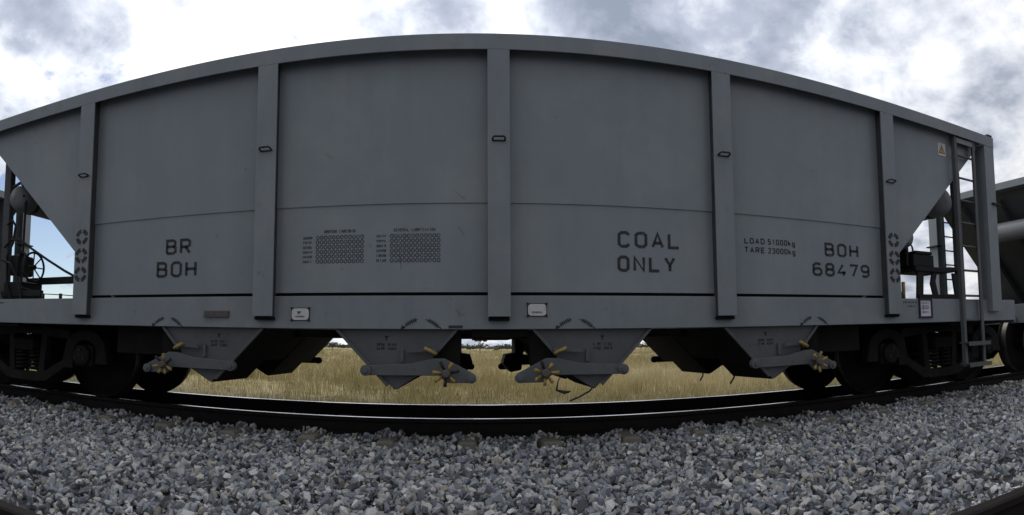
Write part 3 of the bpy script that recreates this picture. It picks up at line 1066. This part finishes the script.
    # enamel plates
    for x0, x1, z0, z1, mark in ((-1.384, -1.246, .815, .905, True), (.424, .562, .850, .938, False)):
        bk = MB().box(X(x0) - .006, X(x1) + .006, -1.341, -1.3355, z0 - .006, z1 + .006)
        bo = bk.build('plate_backing', M['dark_metal'], root)
        c = .022
        p = MB()
        a, b = X(x0), X(x1)
        p.prism([(a + c, z0), (b - c, z0), (b - .006, z0 + .008), (b, z0 + c), (b, z1 - c), (b - .006, z1 - .008), (b - c, z1), (a + c, z1), (a + .006, z1 - .008), (a, z1 - c), (a, z0 + c), (a + .006, z0 + .008)],
                -1.347, -1.3415)
        p.build('enamel_plate', M['plate'], bo)
        k = MB()
        zc = z0 + (z1 - z0) * .30
        smudges(k, a + .03, b - .03, zc - .007, zc + .006, 8, -1.3478)
        if mark:
            k.add([(a + .042, -1.3478, z1 - .022), (a + .080, -1.3478, z1 - .024), (a + .056, -1.3478, z1 - .048)], [(0, 1, 2)])
        k.build('plate_print', M['ink'], bo, flat=True)
        sc = MB()
        for xx in (a - .004, b + .004):
            for zz in (z0 - .004, z1 + .004):
                sc.lathe([(.008, 0), (.008, -.006), (0, -.006)], (xx, -1.341, zz), 'y', 8)
        tag(sc.build('plate_screws', M['dark_metal'], bo), kind='stuff')
    m = MB()
    m.box(X(-2.150), X(-1.925), -1.352, -1.3355, .842, .885)
    m.box(X(-2.150), X(-1.925), -1.36, -1.3355, .832, .8415)
    m.build('card_holder', M['brown'], root, bevel=.002)
    # framed label board on the right end of the sill
    lb = MB()
    a, b, z0, z1 = X(4.255), X(4.415), .815, .985
    for q in ((a - .018, a, z0 - .018, z1 + .018), (b, b + .018, z0 - .018, z1 + .018), (a + .0005, b - .0005, z0 - .018, z0), (a + .0005, b - .0005, z1, z1 + .018)):
        lb.box(q[0], q[1], -1.352, -1.3355, q[2], q[3])
    lo = lb.build('label_frame', M['dark_metal'], root)
    cb = MB().box(a, b, -1.342, -1.336, z0, z1)
    cb.build('label_card', M['paper'], lo)
    k = MB()
    for z in (.955, .925, .895, .86):
        smudges(k, a + .02, b - .03, z - .006, z + .006, 7, -1.3428)
    k.ribbon([(a + .05, .84), (a + .05, .945)], .006, -1.3428)
    k.ribbon([(a + .02, .908), (b - .02, .908)], .005, -1.3428)
    k.build('label_print', M['ink'], lo, flat=True)
    # electric warning sign on the right end sheet
    a, z = X(4.735), 2.695
    s = MB().box(a - .062, a + .062, VS - .0105, VS - .0045, z - .072, z + .072)
    so = s.build('warning_sign', M['plate'], root)
    t = MB().add([(a - .05, VS - .0115, z - .045), (a + .05, VS - .0115, z - .045), (a, VS - .0115, z + .055)], [(0, 1, 2)])
    t.build('sign_border', M['ink'], so, flat=True)
    t = MB().add([(a - .034, VS - .0125, z - .036), (a + .034, VS - .0125, z - .036), (a, VS - .0125, z + .033)], [(0, 1, 2)])
    t.build('sign_face', M['sticker_yellow'], so, flat=True)
    t = MB().ribbon([(a + .006, z + .015), (a - .007, z - .008), (a + .007, z - .010), (a - .004, z - .032)], .006, VS - .0135)
    t.build('lightning_mark', M['ink'], so, flat=True)
    # loose wires hanging under the chutes
    c = MB()
    c.tube([(X(.93), -1.27, .31), (X(.90), -1.28, .275), (X(.82), -1.29, .235), (X(.74), -1.29, .205)], .007, 6)
    c.tube([(X(.70), -1.28, .43), (X(.655), -1.295, .36), (X(.64), -1.30, .29), (X(.70), -1.31, .272), (X(.745), -1.31, .278)], [.004, .004, .010, .014, .006], 6)
    c.tube([(X(2.49), -.55, .31), (X(2.47), -.55, .27), (X(2.43), -.56, .225)], .008, 6)
    c.tube([(X(2.49), .25, .31), (X(2.485), .25, .265), (X(2.45), .25, .215)], .008, 6)
    c.build_each('hanging_wire', M['cable'], root)


wagon = make_wagon()
tag(wagon, 'grey steel coal hopper wagon lettered COAL ONLY, filling the middle of the view', 'wagon', 'coal hopper wagons coupled on the track')
right_end_gear(wagon)
left_end_gear(wagon)
PITCH_W = 12.48
for k, lab in ((1, 'grey hopper wagon coupled beyond the laddered right end of the lettered one'),
               (-1, 'grey hopper wagon coupled beyond the hand brake end of the lettered one')):
    n = copy_tree(wagon, skip=('ladder_plate',))
    n.location.x += k * PITCH_W
    tag(n, lab)
markings(wagon)


# ------------------------------------------------------------------ tracks
def make_track(name, y, x0, x1, yaw, sleeper_x, z_off, head, drop=0.0):
    root = empty(name, (0, y, z_off))
    root.rotation_euler.z = yaw
    rm = None
    for s in (-1, 1):
        yc = s * .60
        m = MB()
        prof = [(-.062, -.150), (.062, -.150), (.062, -.138), (.010, -.118), (.010, -.045), (.034, -.032), (.034, -.008), (.026, -.0015), (-.026, -.0015), (-.034, -.008), (-.034, -.032), (-.010, -.045), (-.010, -.118), (-.062, -.138)]
        m.prism([(yc + a, b) for a, b in prof], x0, x1, 'x')
        r = m.build('rail', M['rail_side'], root)
        h = MB()
        h.prism([(yc - .024, -.0014), (yc + .024, -.0014), (yc + .018, .0), (yc - .018, .0)], x0, x1, 'x')
        h.build('rail_head', head, r)
    first = None
    r = random.Random(5)
    for x in sleeper_x:
        if first is None:
            m = MB()
            m.prism([(-.098, -.32), (.098, -.32), (.082, -.15), (.062, -.122), (-.062, -.122), (-.082, -.15)], -1.10, 1.10, 'y')
            first = m.build('sleeper', M['sleeper'], root, bevel=.016)
            first.location.x = x
            s_ = first
            cl = MB()
            for e in (-1, 1):
                for q in (-1, 1):
                    cl.box(-.05, .05, e * .60 + q * .085 - .03, e * .60 + q * .095 + .03, -.128, -.10)
            tag(cl.build('rail_clips', M['rail_side'], first, bevel=.006), kind='stuff')
        else:
            s_ = copy_tree(first, root)
            s_.location.x = x
        s_.location.y = r.uniform(-.04, .04)
        s_.location.z = drop
        s_.rotation_euler.z = r.uniform(-.02, .02)
    return root


SLEEP = [-.04 + .655 * k for k in range(-17, 19)]
tr = make_track('railway_track', TRACK_Y, -40, 40, 0.0, SLEEP, 0.0, M['rail_top'])
tag(tr, 'rusty rails with polished heads carrying the hopper wagons', 'railway track', 'railway tracks')
tr2 = make_track('railway_track', 0.833, -14, 14, -0.049, [.4 + .70 * k for k in range(-9, 10)], -.01, M['rail_side'], -.10)
tag(tr2, 'dark rails of the neighbouring empty track, cut off by the bottom corners of the picture', 'railway track', 'railway tracks')


# ------------------------------------------------------------------ ground, ballast stones
def fbm(x, y, seed):
    r = np.random.default_rng(seed)
    out = np.zeros_like(x)
    a, f = 1.0, 1.0
    for _ in range(5):
        th = r.uniform(0, 6.28, 3)
        ph = r.uniform(0, 6.28, 3)
        for t, p in zip(th, ph):
            out += a * np.sin((x * math.cos(t) + y * math.sin(t)) * f + p) / 3
        a *= .55
        f *= 2.1
    return out


def ground_z(x, y):
    """height of the bed: flat ballast over both tracks, shoulder beyond the far one, then the field"""
    z = np.full_like(x, -.165)
    t = np.clip((4.45 - y) / .5, 0, 1)
    z = z - .05 * t * t * (3 - 2 * t)                       # slightly lower between the tracks
    t = np.clip((y - 7.0) / 1.3, 0, 1)
    z = z - .16 * t * t * (3 - 2 * t)
    t = np.clip((1.9 - y) / .3, 0, 1)
    z = z + .045 * t
    z = z + .012 * fbm(x * 2.2, y * 2.2, 3) * np.clip((9 - y) / 2, 0, 1)
    z = z + .05 * fbm(x * .25, y * .25, 5) * np.clip((y - 9) / 20, 0, 1)
    return z


def ground_mat():
    m = bpy.data.materials.new('ground_soil')
    m.use_nodes = True
    n, l = m.node_tree.nodes, m.node_tree.links
    b = n['Principled BSDF']
    b.inputs['Roughness'].default_value = .95
    tc = n.new('ShaderNodeTexCoord')
    sep = n.new('ShaderNodeSeparateXYZ')
    l.new(tc.outputs['Object'], sep.inputs[0])

    def noise(s, d=8):
        t = n.new('ShaderNodeTexNoise')
        t.inputs['Scale'].default_value = s
        t.inputs['Detail'].default_value = d
        t.inputs['Roughness'].default_value = .65
        l.new(tc.outputs['Object'], t.inputs['Vector'])
        return t.outputs['Fac']

    def ramp(f, c0, c1, p0=.35, p1=.65):
        r = n.new('ShaderNodeValToRGB')
        r.color_ramp.elements[0].position, r.color_ramp.elements[1].position = p0, p1
        r.color_ramp.elements[0].color, r.color_ramp.elements[1].color = c0 + (1,), c1 + (1,)
        l.new(f, r.inputs[0])
        return r.outputs[0]
    stone = ramp(noise(60, 4), (.045, .046, .05), (.12, .12, .125))
    soil = ramp(noise(3), (.12, .108, .07), (.20, .175, .11))
    dry = ramp(noise(.35), (.25, .20, .085), (.40, .32, .15), .3, .7)

    def step(lo, hi, wob, ws):
        a = n.new('ShaderNodeMath')
        a.operation = 'MULTIPLY_ADD'
        l.new(noise(ws), a.inputs[0])
        a.inputs[1].default_value = wob
        l.new(sep.outputs[1], a.inputs[2])
        mr = n.new('ShaderNodeMapRange')
        mr.inputs['From Min'].default_value = lo + wob * .5
        mr.inputs['From Max'].default_value = hi + wob * .5
        l.new(a.outputs[0], mr.inputs['Value'])
        return mr.outputs[0]
    mx = n.new('ShaderNodeMixRGB')
    l.new(step(7.2, 8.0, 1.0, 1.3), mx.inputs[0])
    l.new(stone, mx.inputs[1])
    l.new(soil, mx.inputs[2])
    mx2 = n.new('ShaderNodeMixRGB')
    l.new(step(9.0, 12.0, 3.0, .6), mx2.inputs[0])
    l.new(mx.outputs[0], mx2.inputs[1])
    l.new(dry, mx2.inputs[2])
    l.new(mx2.outputs[0], b.inputs['Base Color'])
    bp = n.new('ShaderNodeBump')
    bp.inputs['Strength'].default_value = .5
    bp.inputs['Distance'].default_value = .02
    l.new(noise(25), bp.inputs['Height'])
    l.new(bp.outputs[0], b.inputs['Normal'])
    return m


xs = np.concatenate([-np.geomspace(20, 1500, 24)[::-1], np.arange(-19, 19.1, .25), np.geomspace(20, 1500, 24)])
ys = np.concatenate([-np.geomspace(8, 1500, 16)[::-1], np.arange(-7, 12, .2), np.geomspace(12.2, 2000, 60)])
gx, gy = np.meshgrid(xs, ys)
gz = ground_z(gx, gy) - np.where((gy > -6) & (gy < 7.4), .035, 0)      # the stones lie on a lower bed
nx, ny = len(xs), len(ys)
idx = np.arange(nx * ny).reshape(ny, nx)
quads = np.stack([idx[:-1, :-1], idx[:-1, 1:], idx[1:, 1:], idx[1:, :-1]], -1).reshape(-1, 4)
ground = raw_mesh('ground', np.stack([gx, gy, gz], -1).reshape(-1, 3), quads, ground_mat(), smooth=True)
tag(ground, 'flat bed of stone and dry soil under the tracks, running to the horizon', 'ground', kind='structure')


def tone_mat(name, stops, rough, bump=0.0, bscale=60, trans=None):
    """colour picked per piece by the tone attribute, with a little grain"""
    m = bpy.data.materials.new(name)
    m.use_nodes = True
    n, l = m.node_tree.nodes, m.node_tree.links
    b = n['Principled BSDF']
    b.inputs['Roughness'].default_value = rough
    b.inputs['Specular IOR Level'].default_value = .3
    at = n.new('ShaderNodeAttribute')
    at.attribute_name = 'tone'
    r = n.new('ShaderNodeValToRGB')
    r.color_ramp.interpolation = 'LINEAR'
    while len(r.color_ramp.elements) < len(stops):
        r.color_ramp.elements.new(.5)
    for e, (p, c) in zip(r.color_ramp.elements, stops):
        e.position, e.color = p, c + (1,)
    l.new(at.outputs['Fac'], r.inputs[0])
    tc = n.new('ShaderNodeTexCoord')
    t = n.new('ShaderNodeTexNoise')
    t.inputs['Scale'].default_value = bscale
    t.inputs['Detail'].default_value = 4
    l.new(tc.outputs['Object'], t.inputs['Vector'])
    mr = n.new('ShaderNodeMapRange')
    mr.inputs['To Min'].default_value = .72
    mr.inputs['To Max'].default_value = 1.28
    l.new(t.outputs['Fac'], mr.inputs['Value'])
    v = n.new('ShaderNodeVectorMath')
    v.operation = 'SCALE'
    l.new(r.outputs[0], v.inputs[0])
    l.new(mr.outputs[0], v.inputs['Scale'])
    l.new(v.outputs[0], b.inputs['Base Color'])
    if bump:
        bp = n.new('ShaderNodeBump')
        bp.inputs['Strength'].default_value = bump
        bp.inputs['Distance'].default_value = .004
        l.new(t.outputs['Fac'], bp.inputs['Height'])
        l.new(bp.outputs[0], b.inputs['Normal'])
    return m


def hull(seed, n=11):
    r = np.random.default_rng(seed)
    p = r.normal(size=(n, 3))
    p /= np.linalg.norm(p, axis=1)[:, None]
    p *= r.uniform(.78, 1.0, n)[:, None]
    p *= np.array([1.0, r.uniform(.55, .8), r.uniform(.42, .66)])
    bm = bmesh.new()
    for q in p:
        bm.verts.new(q)
    g = bmesh.ops.convex_hull(bm, input=bm.verts[:])
    bmesh.ops.delete(bm, geom=[e for e in g['geom_interior'] if isinstance(e, bmesh.types.BMVert)], context='VERTS')
    bmesh.ops.triangulate(bm, faces=bm.faces[:])
    bm.verts.ensure_lookup_table()
    bm.verts.index_update()
    bmesh.ops.recalc_face_normals(bm, faces=bm.faces[:])
    v = np.array([q.co[:] for q in bm.verts])
    f = np.array([[q.index for q in fc.verts] for fc in bm.faces])
    bm.free()
    return v, f


STONES = [hull(s) for s in range(14)]


def rot_mats(n):
    q = npr.normal(size=(n, 4))
    q /= np.linalg.norm(q, axis=1)[:, None]
    w, x, y, z = q.T
    return np.stack([1 - 2 * (y * y + z * z), 2 * (x * y - z * w), 2 * (x * z + y * w), 2 * (x * y + z * w), 1 - 2 * (x * x + z * z), 2 * (y * z - x * w),
                     2 * (x * z - y * w), 2 * (y * z + x * w), 1 - 2 * (x * x + y * y)], -1).reshape(n, 3, 3)


def scatter(px, py, pz, size):
    n = len(px)
    pick = npr.integers(0, len(STONES), n)
    Rm = rot_mats(n)
    V, Fc, T = [], [], []
    off = 0
    tone = npr.random(n)
    for k, (v, f) in enumerate(STONES):
        s = np.where(pick == k)[0]
        if not len(s):
            continue
        w = np.einsum('nij,mj->nmi', Rm[s], v) * size[s][:, None, None]
        w += np.stack([px[s], py[s], pz[s]], -1)[:, None, :]
        V.append(w.reshape(-1, 3))
        Fc.append((f[None] + (np.arange(len(s)) * len(v))[:, None, None]).reshape(-1, 3) + off)
        T.append(np.repeat(tone[s], len(v)))
        off += len(s) * len(v)
    return np.concatenate(V), np.concatenate(Fc), np.concatenate(T)


def ballast():
    pts = []

    def region(x0, x1, y0, y1, n, smin, smax, zoff=0.0):
        x = npr.uniform(x0, x1, n)
        y = npr.uniform(y0, y1, n)
        s = smin + (smax - smin) * npr.random(n) ** 1.6
        z = ground_z(x, y) + npr.uniform(-.022, .024, n) + zoff
        pts.append(np.stack([x, y, z, s], -1))
    region(-6.5, 6.5, 2.4, 4.5, 25000, .021, .052)
    region(-6.5, 6.5, 2.4, 4.5, 12000, .020, .040, -.03)
    region(-5.5, 5.5, 1.0, 2.4, 11000, .019, .044)
    region(-9, 9, 4.30, 5.0, 8500, .02, .042, .012)
    region(-11, 11, 5.0, 6.2, 7500, .02, .036, -.01)
    region(-13, 13, 6.2, 7.7, 9000, .02, .04, -.005)
    region(6.5, 11, 2.4, 4.6, 7000, .02, .042)
    region(-11, -6.5, 2.4, 4.6, 7000, .02, .042)
    p = np.concatenate(pts)
    # keep stones clear of the rails and mostly off the exposed sleeper tops
    near_rail = (np.abs(p[:, 1] - 5.02) < .075) | (np.abs(p[:, 1] - 6.22) < .075)
    ya = .833 - .049 * p[:, 0]
    near_rail |= (np.abs(p[:, 1] - (ya + .6)) < .08) | (np.abs(p[:, 1] - (ya - .6)) < .08)
    sx = np.abs((p[:, 0] + .04 + .3275) % .655 - .3275)
    on_sl = (sx < .10) & (p[:, 1] < 4.64) & (p[:, 1] > 4.40) & (npr.random(len(p)) < .97)
    p[:, 2] += np.where((sx < .11) & (p[:, 1] > 4.55) & (p[:, 1] < 4.95), .035, 0)
    p = p[~near_rail & ~on_sl]
    v, f, t = scatter(p[:, 0], p[:, 1], p[:, 2], p[:, 3])
    stops = [(0, (.085, .087, .09)), (.16, (.155, .162, .174)), (.36, (.26, .274, .302)), (.56, (.36, .371, .388)), (.70, (.43, .43, .42)),
             (.80, (.52, .495, .445)), (.87, (.34, .295, .225)), (.93, (.58, .57, .545)), (1.0, (.68, .67, .64))]
    o = raw_mesh('ballast_stones', v, f, tone_mat('crushed_stone', stops, .85, .4, 90), attr={'tone': t})
    tag(o, 'grey crushed stone ballast heaped between and under the rails', 'ballast', kind='stuff')


ballast()


# ------------------------------------------------------------------ dry grass
def grass():
    V, Fc, T = [], [], []
    off = 0
    base = 0

    def band(n, x0, x1, y0, y1, blades, hmin, hmax, wide, spread, thin=None):
        nonlocal off
        y = y0 + (y1 - y0) * npr.random(n) ** 1.3
        x = npr.uniform(-1, 1, n) * (x0 + (x1 - x0) * (y - y0) / (y1 - y0))
        den = fbm(x * .45, y * .45, 9)
        keep = npr.random(n) < np.clip(.75 + .45 * den, .15, 1)
        if thin:
            keep &= npr.random(n) < np.clip((y - thin[0]) / (thin[1] - thin[0]), .06, 1)
        x, y = x[keep], y[keep]
        n = len(x)
        clump_h = npr.uniform(hmin, hmax, n) * (1 + .22 * fbm(x * .3, y * .3, 21))
        if thin:
            clump_h *= np.clip((y - thin[0]) / (thin[1] - thin[0]), .3, 1)
        tone = np.clip(.5 + .33 * fbm(x * .3, y * .3, 31) + npr.normal(0, .16, n), 0, 1)
        m = n * blades
        bx = np.repeat(x, blades) + npr.normal(0, spread, m)
        by = np.repeat(y, blades) + npr.normal(0, spread, m)
        h = np.repeat(clump_h, blades) * npr.uniform(.45, 1.08, m)
        a = npr.uniform(0, 2 * np.pi, m)
        lean = npr.uniform(.08, .55, m) * h
        dx, dy = np.cos(a), np.sin(a)
        fa = npr.uniform(0, np.pi, m)
        wx, wy = np.cos(fa) * wide, np.sin(fa) * wide
        z0 = ground_z(bx, by) - .02
        p0 = np.stack([bx - wx, by - wy, z0], -1)
        p1 = np.stack([bx + wx, by + wy, z0], -1)
        p2 = np.stack([bx + dx * lean * .4 - wx * .75, by + dy * lean * .4 - wy * .75, z0 + h * .6], -1)
        p3 = np.stack([bx + dx * lean * .4 + wx * .75, by + dy * lean * .4 + wy * .75, z0 + h * .6], -1)
        p4 = np.stack([bx + dx * lean, by + dy * lean, z0 + h], -1)
        V.append(np.stack([p0, p1, p2, p3, p4], 1).reshape(-1, 3))
        f = np.array([[0, 1, 3], [0, 3, 2], [2, 3, 4]])
        Fc.append((f[None] + (np.arange(m) * 5)[:, None, None]).reshape(-1, 3) + off)
        T.append(np.repeat(np.clip(np.repeat(tone, blades) + npr.normal(0, .12, m), 0, 1), 5))
        off += m * 5
    band(3000, 13, 15, 7.4, 10.5, 16, .05, .20, .003, .12)
    band(7500, 13, 22, 8.0, 16, 15, .14, .42, .0032, .10, (7.6, 10.8))
    band(5200, 18, 38, 14, 30, 16, .26, .5, .006, .14)
    band(5200, 32, 80, 28, 75, 14, .3, .55, .014, .25)
    band(3000, 75, 170, 70, 170, 10, .35, .65, .035, .6)
    stops = [(0, (.19, .18, .09)), (.22, (.33, .29, .14)), (.5, (.47, .395, .20)), (.75, (.57, .48, .26)), (1.0, (.64, .57, .36))]
    v, f = np.concatenate(V), np.concatenate(Fc)
    o = raw_mesh('dry_grass', v, f, tone_mat('dry_straw_grass', stops, .8, 0, 3), attr={'tone': np.concatenate(T)})
    tag(o, 'tall straw coloured dry grass covering the field beyond the track', 'grass', kind='stuff')


grass()


# ------------------------------------------------------------------ trees and bushes near the horizon
LEAF = tone_mat('savanna_leaf', [(0, (.035, .042, .02)), (.5, (.06, .068, .033)), (1, (.10, .10, .055))], .8, 0, 3)
BARK = mat('grey_bark', (.10, .085, .07), .9, var=.25, scale=8)


def leaf_cloud(seed, clumps, leaves, size):
    r = np.random.default_rng(seed)
    P = []
    for (cx, cy, cz, rx, ry, rz) in clumps:
        d = r.normal(size=(leaves, 3))
        d /= np.linalg.norm(d, axis=1)[:, None]
        rad = r.random(leaves) ** .45
        P.append(np.array([cx, cy, cz]) + d * rad[:, None] * np.array([rx, ry, rz]))
    P = np.concatenate(P)
    n = len(P)
    a = r.normal(size=(n, 3))
    a /= np.linalg.norm(a, axis=1)[:, None]
    b = np.cross(a, r.normal(size=(n, 3)))
    b /= np.linalg.norm(b, axis=1)[:, None]
    s = size * r.uniform(.6, 1.3, n)[:, None]
    V = np.stack([P - a * s, P + b * s * .6, P + a * s, P - b * s * .6], 1).reshape(-1, 3)
    Fq = np.arange(n * 4).reshape(n, 4)
    t = np.repeat(np.clip(r.normal(.5, .25, n), 0, 1), 4)
    return V, Fq, t


def tree(name, x, y, h, spread, seed, flat, label, cat, group):
    z = float(ground_z(np.array([x]), np.array([y]))[0])
    root = empty(name, (x, y, z - .05))
    tag(root, label, cat, group)
    r = random.Random(seed)
    t = MB()
    th = h * (.62 if flat else .35)
    tops = []
    if flat:
        t.tube([(0, 0, -.1), (r.uniform(-.1, .1), 0, th * .5), (r.uniform(-.2, .2), 0, th)], [h * .045, h * .035, h * .025], 7)
    else:
        t.tube([(0, 0, -.1), (.05, 0, th)], [h * .06, h * .03], 6)
    for k in range(6):
        a = k * 1.05 + r.uniform(-.3, .3)
        q = (math.cos(a) * spread * r.uniform(.45, .85), math.sin(a) * spread * r.uniform(.45, .85), h * r.uniform(.78, .93) if flat else h * r.uniform(.4, .85))
        s0 = th * r.uniform(.55, .98)
        t.tube([(0, 0, s0), (q[0] * .5, q[1] * .5, (s0 + q[2]) / 2 + .05 * h), q], [h * .02, h * .014, h * .007], 5)
        tops.append(q)
    t.build('trunk', BARK, root)
    cl = []
    for q in tops:
        for _ in range(3):
            cl.append((q[0] + r.uniform(-.2, .2) * spread, q[1] + r.uniform(-.2, .2) * spread, q[2] + r.uniform(-.05, .08) * h,
                       spread * r.uniform(.22, .4), spread * r.uniform(.22, .4), h * (r.uniform(.05, .09) if flat else r.uniform(.12, .24))))
    v, f, tt = leaf_cloud(seed, cl, 90, h * .05)
    c = raw_mesh('crown', v, f, LEAF, attr={'tone': tt})
    c.parent = root


def place(px, dist):
    """x of a tree that stands dist metres out under picture column px"""
    th = (px - CX) / F + YAW
    return math.tan(th) * dist


tree('acacia_tree', place(480, 130), 130, 3.3, 1.6, 3, True, 'small flat topped acacia alone on the horizon beside the middle post', 'tree', 'trees on the horizon')
BUSH = [(333, 150, 2.1, 2.9, 'widest round bush on the horizon in the gap between the first and second chutes'),
        (356, 190, 1.6, 2.0, 'low dark bush on the horizon, partly behind the slanting edge of the second chute'),
        (470, 175, 1.5, 2.4, 'pale low bush close beside the lone acacia, towards the second chute'),
        (494, 150, 1.3, 2.4, 'low spreading bush on the horizon between the lone acacia and the middle post'),
        (507, 200, 1.6, 2.5, 'dark bush on the horizon just past the middle post, beside the third chute'),
        (645, 160, 1.5, 2.2, 'smallest dark bush on the horizon in the gap between the third and fourth chutes'),
        (656, 185, 1.7, 3.0, 'widest dark bush on the horizon in the gap between the third and fourth chutes'),
        (672, 210, 1.8, 3.2, 'dark bush half hidden behind the sloping back of the fourth chute on the horizon'),
        (925, 150, 1.6, 2.4, 'bush seen through the openings of the bogie beside the ladder'),
        (318, 210, 1.8, 3.4, 'flat bush behind the first chute, next to the widest round bush'),
        (1012, 140, 1.8, 2.5, 'bush beyond the gap where two wagons are coupled, past the ladder')]
for i, (px, dist, h, sp, lab) in enumerate(BUSH):
    tree('bush', place(px, dist), dist, h, sp, 40 + i, False, lab, 'bush', 'trees on the horizon')


def treeline():
    """the far scrub that reads as one thin dark line"""
    cl = []
    r = random.Random(9)
    for _ in range(800):
        a = r.uniform(-1.2, 1.25)
        d = r.uniform(330, 620)
        cl.append((math.sin(a) * d, math.cos(a) * d, .5 + r.uniform(0, 1.0), r.uniform(3, 9), r.uniform(3, 6), r.uniform(1.0, 2.3)))
    v, f, t = leaf_cloud(77, cl, 60, .55)
    o = raw_mesh('far_scrub', v, f, LEAF, attr={'tone': t})
    tag(o, 'thin dark line of far scrub along the horizon', 'scrub', kind='stuff')


treeline()
